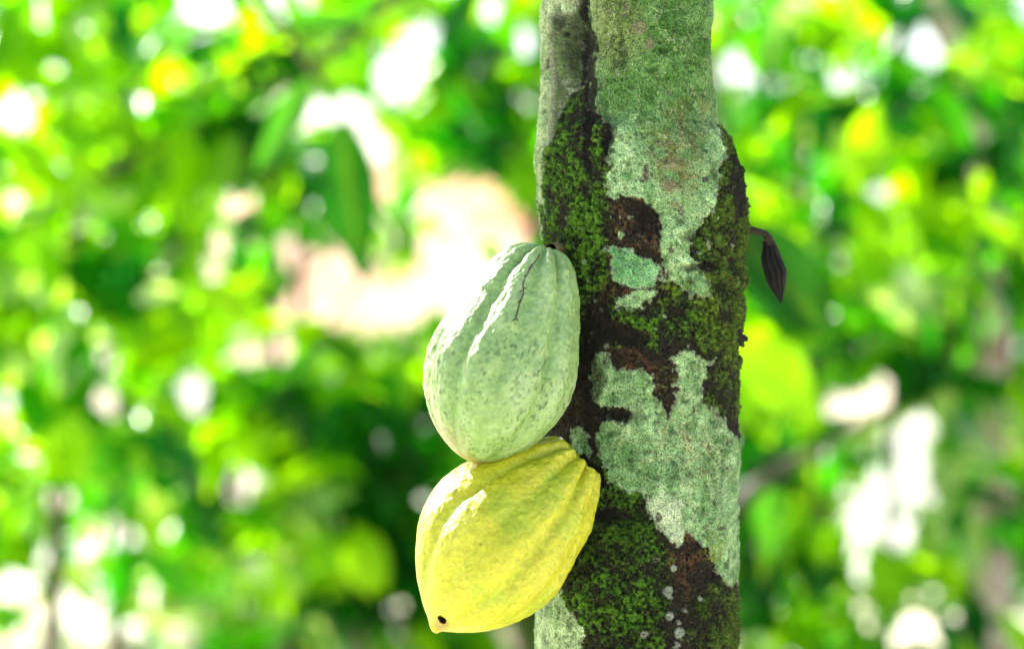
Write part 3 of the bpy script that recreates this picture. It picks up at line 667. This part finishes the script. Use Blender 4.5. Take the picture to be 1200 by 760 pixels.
# boughs crossing nearer the camera, with their own big leaves
def one_leaf(base, tip, width, nrm, col, parent, name='leaf', bend=.1):
    base, tip = Vector(base), Vector(tip); d = tip - base; L = d.length
    n_ = 45; us = np.linspace(0, 1, n_); X_ = d.normalized(); Y_ = Vector(nrm).cross(X_).normalized(); Z_ = X_.cross(Y_)
    V = []
    for u_ in us:
        w_ = max(.0, (math.sin(math.pi * u_ ** .85)) ** .75) * (1 - .25 * u_) * width / 2 + .0008
        for k in np.linspace(-1, 1, 9):
            h = -bend * L * math.sin(math.pi * u_) * .3 + abs(k) * w_ * .35 + .003 * math.sin(u_ * 14 + abs(k) * 2) * abs(k)
            V.append(base + X_ * (u_ * L) + Y_ * (k * w_) + Z_ * h)
    V = np.array([tuple(v) for v in V]); c = np.tile(np.array(col), (len(V), 1))
    uu_ = np.repeat(us, 9); kk_ = np.tile(np.linspace(-1, 1, 9), n_)
    vein = np.clip(np.exp(-(kk_ / .12) ** 2) + .55 * (np.sin((uu_ * 9 - np.abs(kk_) * 1.6) * 6.283) > .75), 0, 1)
    c = c * (1 + fbm(V, 30, 3, 5) * .5)[:, None]; c = c + (np.array([.10, .20, .03]) - c) * (vein * .38)[:, None]
    return mesh_obj(name, V, grid_faces(n_, 9, False), M_LEAF, parent, c)
def bough(label, pts, rad, leaves, name='leafy_bough'):
    r = empty(name, tuple(pts[0])); tag(r, label, 'branch')
    tube_obj('twig', pts, rad, M_BARK, r, n=10)
    for l in leaves: one_leaf(*l[:5], r)
    return r
DG = (.004, .055, .005); MG = (.03, .16, .015); YG = (.22, .42, .015)
bough('dark hanging leaf on a thin twig before the pale bank at upper left',
      [at(250, -90, 2.7), at(330, 30, 2.7), at(395, 130, 2.7), at(402, 150, 2.7)], [.010, .008, .004, .002],
      [(at(398, 142, 2.7), at(424, 328, 2.66), .105, (.2, -1, .2), DG), (at(365, 95, 2.7), at(300, 205, 2.8), .07, (-.2, -1, .3), MG), (at(330, 35, 2.7), at(440, 20, 2.8), .07, (0, -1, .6), MG)])
bough('broad dark green leaf hanging behind the withered pod',
      [at(830, 60, 1.9), at(850, 180, 1.8), at(862, 270, 1.75)], [.006, .004, .002],
      [(at(862, 270, 1.75), at(975, 395, 1.72), .115, (-.1, -1, .2), DG), (at(856, 240, 1.75), at(885, 345, 1.8), .06, (-.1, -1, .2), DG)])
bough('yellow-green leaf low behind the right edge of the mossy trunk',
      [at(800, 330, 2.3), at(840, 370, 2.3), at(862, 395, 2.3)], [.005, .004, .002],
      [(at(860, 395, 2.3), at(958, 500, 2.25), .125, (.2, -1, .5), (.17, .38, .008))])
bough('dark olive bough slanting across the blurred upper left foliage',
      [at(60, 240, 3.6), at(170, 180, 3.6), at(265, 130, 3.6), at(390, 60, 3.6), at(520, -60, 3.6)], [.008, .014, .018, .014, .012],
      [(at(265, 130, 3.6), at(335, 235, 3.6), .09, (0, -1, .4), (.03, .05, .012)), (at(170, 180, 3.6), at(110, 110, 3.7), .08, (0, -1, .5), YG), (at(215, 155, 3.6), at(160, 205, 3.5), .08, (0, -1, .7), YG)])
bough('brown bough rising behind the lower right of the mossy trunk',
      [at(840, 620, 3.0), at(900, 560, 3.1), at(960, 525, 3.2), at(1060, 470, 3.4)], [.018, .014, .010, .006],
      [(at(900, 560, 3.1), at(905, 660, 3.1), .07, (0, -1, .5), MG)])

V, F, cl = crown((-.50, .58, 2.02), (.62, .55, .26), 480, (.15, .25), False)
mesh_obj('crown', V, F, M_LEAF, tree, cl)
for q in [([(.075, TY, 1.66), (.0, .2, 1.85), (-.2, .35, 2.0), (-.6, .6, 2.1)], [.035, .022, .016, .008]), ([(.075, TY, 1.66), (.10, .06, 1.9), (.16, .1, 2.4)], [.045, .035, .02]), ([(-.1, .28, 1.92), (-.3, .75, 2.0), (-.5, .95, 2.05)], [.014, .010, .006])]:
    tubes_obj('branch', [q], M_BARK, tree, n=10, wob=.1)
# ------------------------------------------------------------------ camera, light, world
cam = bpy.data.cameras.new('camera'); co = bpy.data.objects.new('camera', cam); COL.objects.link(co)
co.location = (0, -CAM_D, CAM_H); co.rotation_euler = (math.pi / 2, 0, 0)
cam.lens = 85; cam.sensor_width = 36; cam.sensor_fit = 'HORIZONTAL'; cam.clip_start = .05; cam.clip_end = 3000
cam.dof.use_dof = True; cam.dof.focus_distance = CAM_D - .010; cam.dof.aperture_fstop = 4.3; cam.dof.aperture_blades = 0
scn.camera = co
SUN = Vector((-.66, .70, .80)).normalized()        # towards the sun: high, left, a little behind the trunk
elev = math.asin(SUN.z); az = math.atan2(SUN.x, SUN.y)
li = bpy.data.lights.new('sun', 'SUN'); lo_ = bpy.data.objects.new('sun', li); COL.objects.link(lo_)
li.energy = 5.0; li.angle = math.radians(1.6); li.color = (1, .95, .86)
lo_.rotation_euler = (-SUN).to_track_quat('-Z', 'Y').to_euler(); lo_.location = (0, 0, 10)
wd_ = bpy.data.worlds.new('World'); scn.world = wd_; wd_.use_nodes = True
nt = wd_.node_tree; bg = nt.nodes['Background']
sk = nt.nodes.new('ShaderNodeTexSky'); sk.sky_type = 'NISHITA'; sk.sun_disc = False
sk.sun_elevation = elev; sk.sun_rotation = az; sk.dust_density = 3.0; sk.air_density = 1.0; sk.ozone_density = .6
nt.links.new(sk.outputs[0], bg.inputs['Color']); bg.inputs['Strength'].default_value = .10
scn.view_settings.view_transform = 'Standard'; scn.view_settings.look = 'None'
scn.view_settings.exposure = 2.12; scn.view_settings.gamma = 1
scn.cycles.max_bounces = 6; scn.cycles.diffuse_bounces = 3; scn.cycles.glossy_bounces = 2; scn.cycles.transmission_bounces = 4
scn.cycles.caustics_reflective = False; scn.cycles.caustics_refractive = False
scn.cycles.use_denoising = True
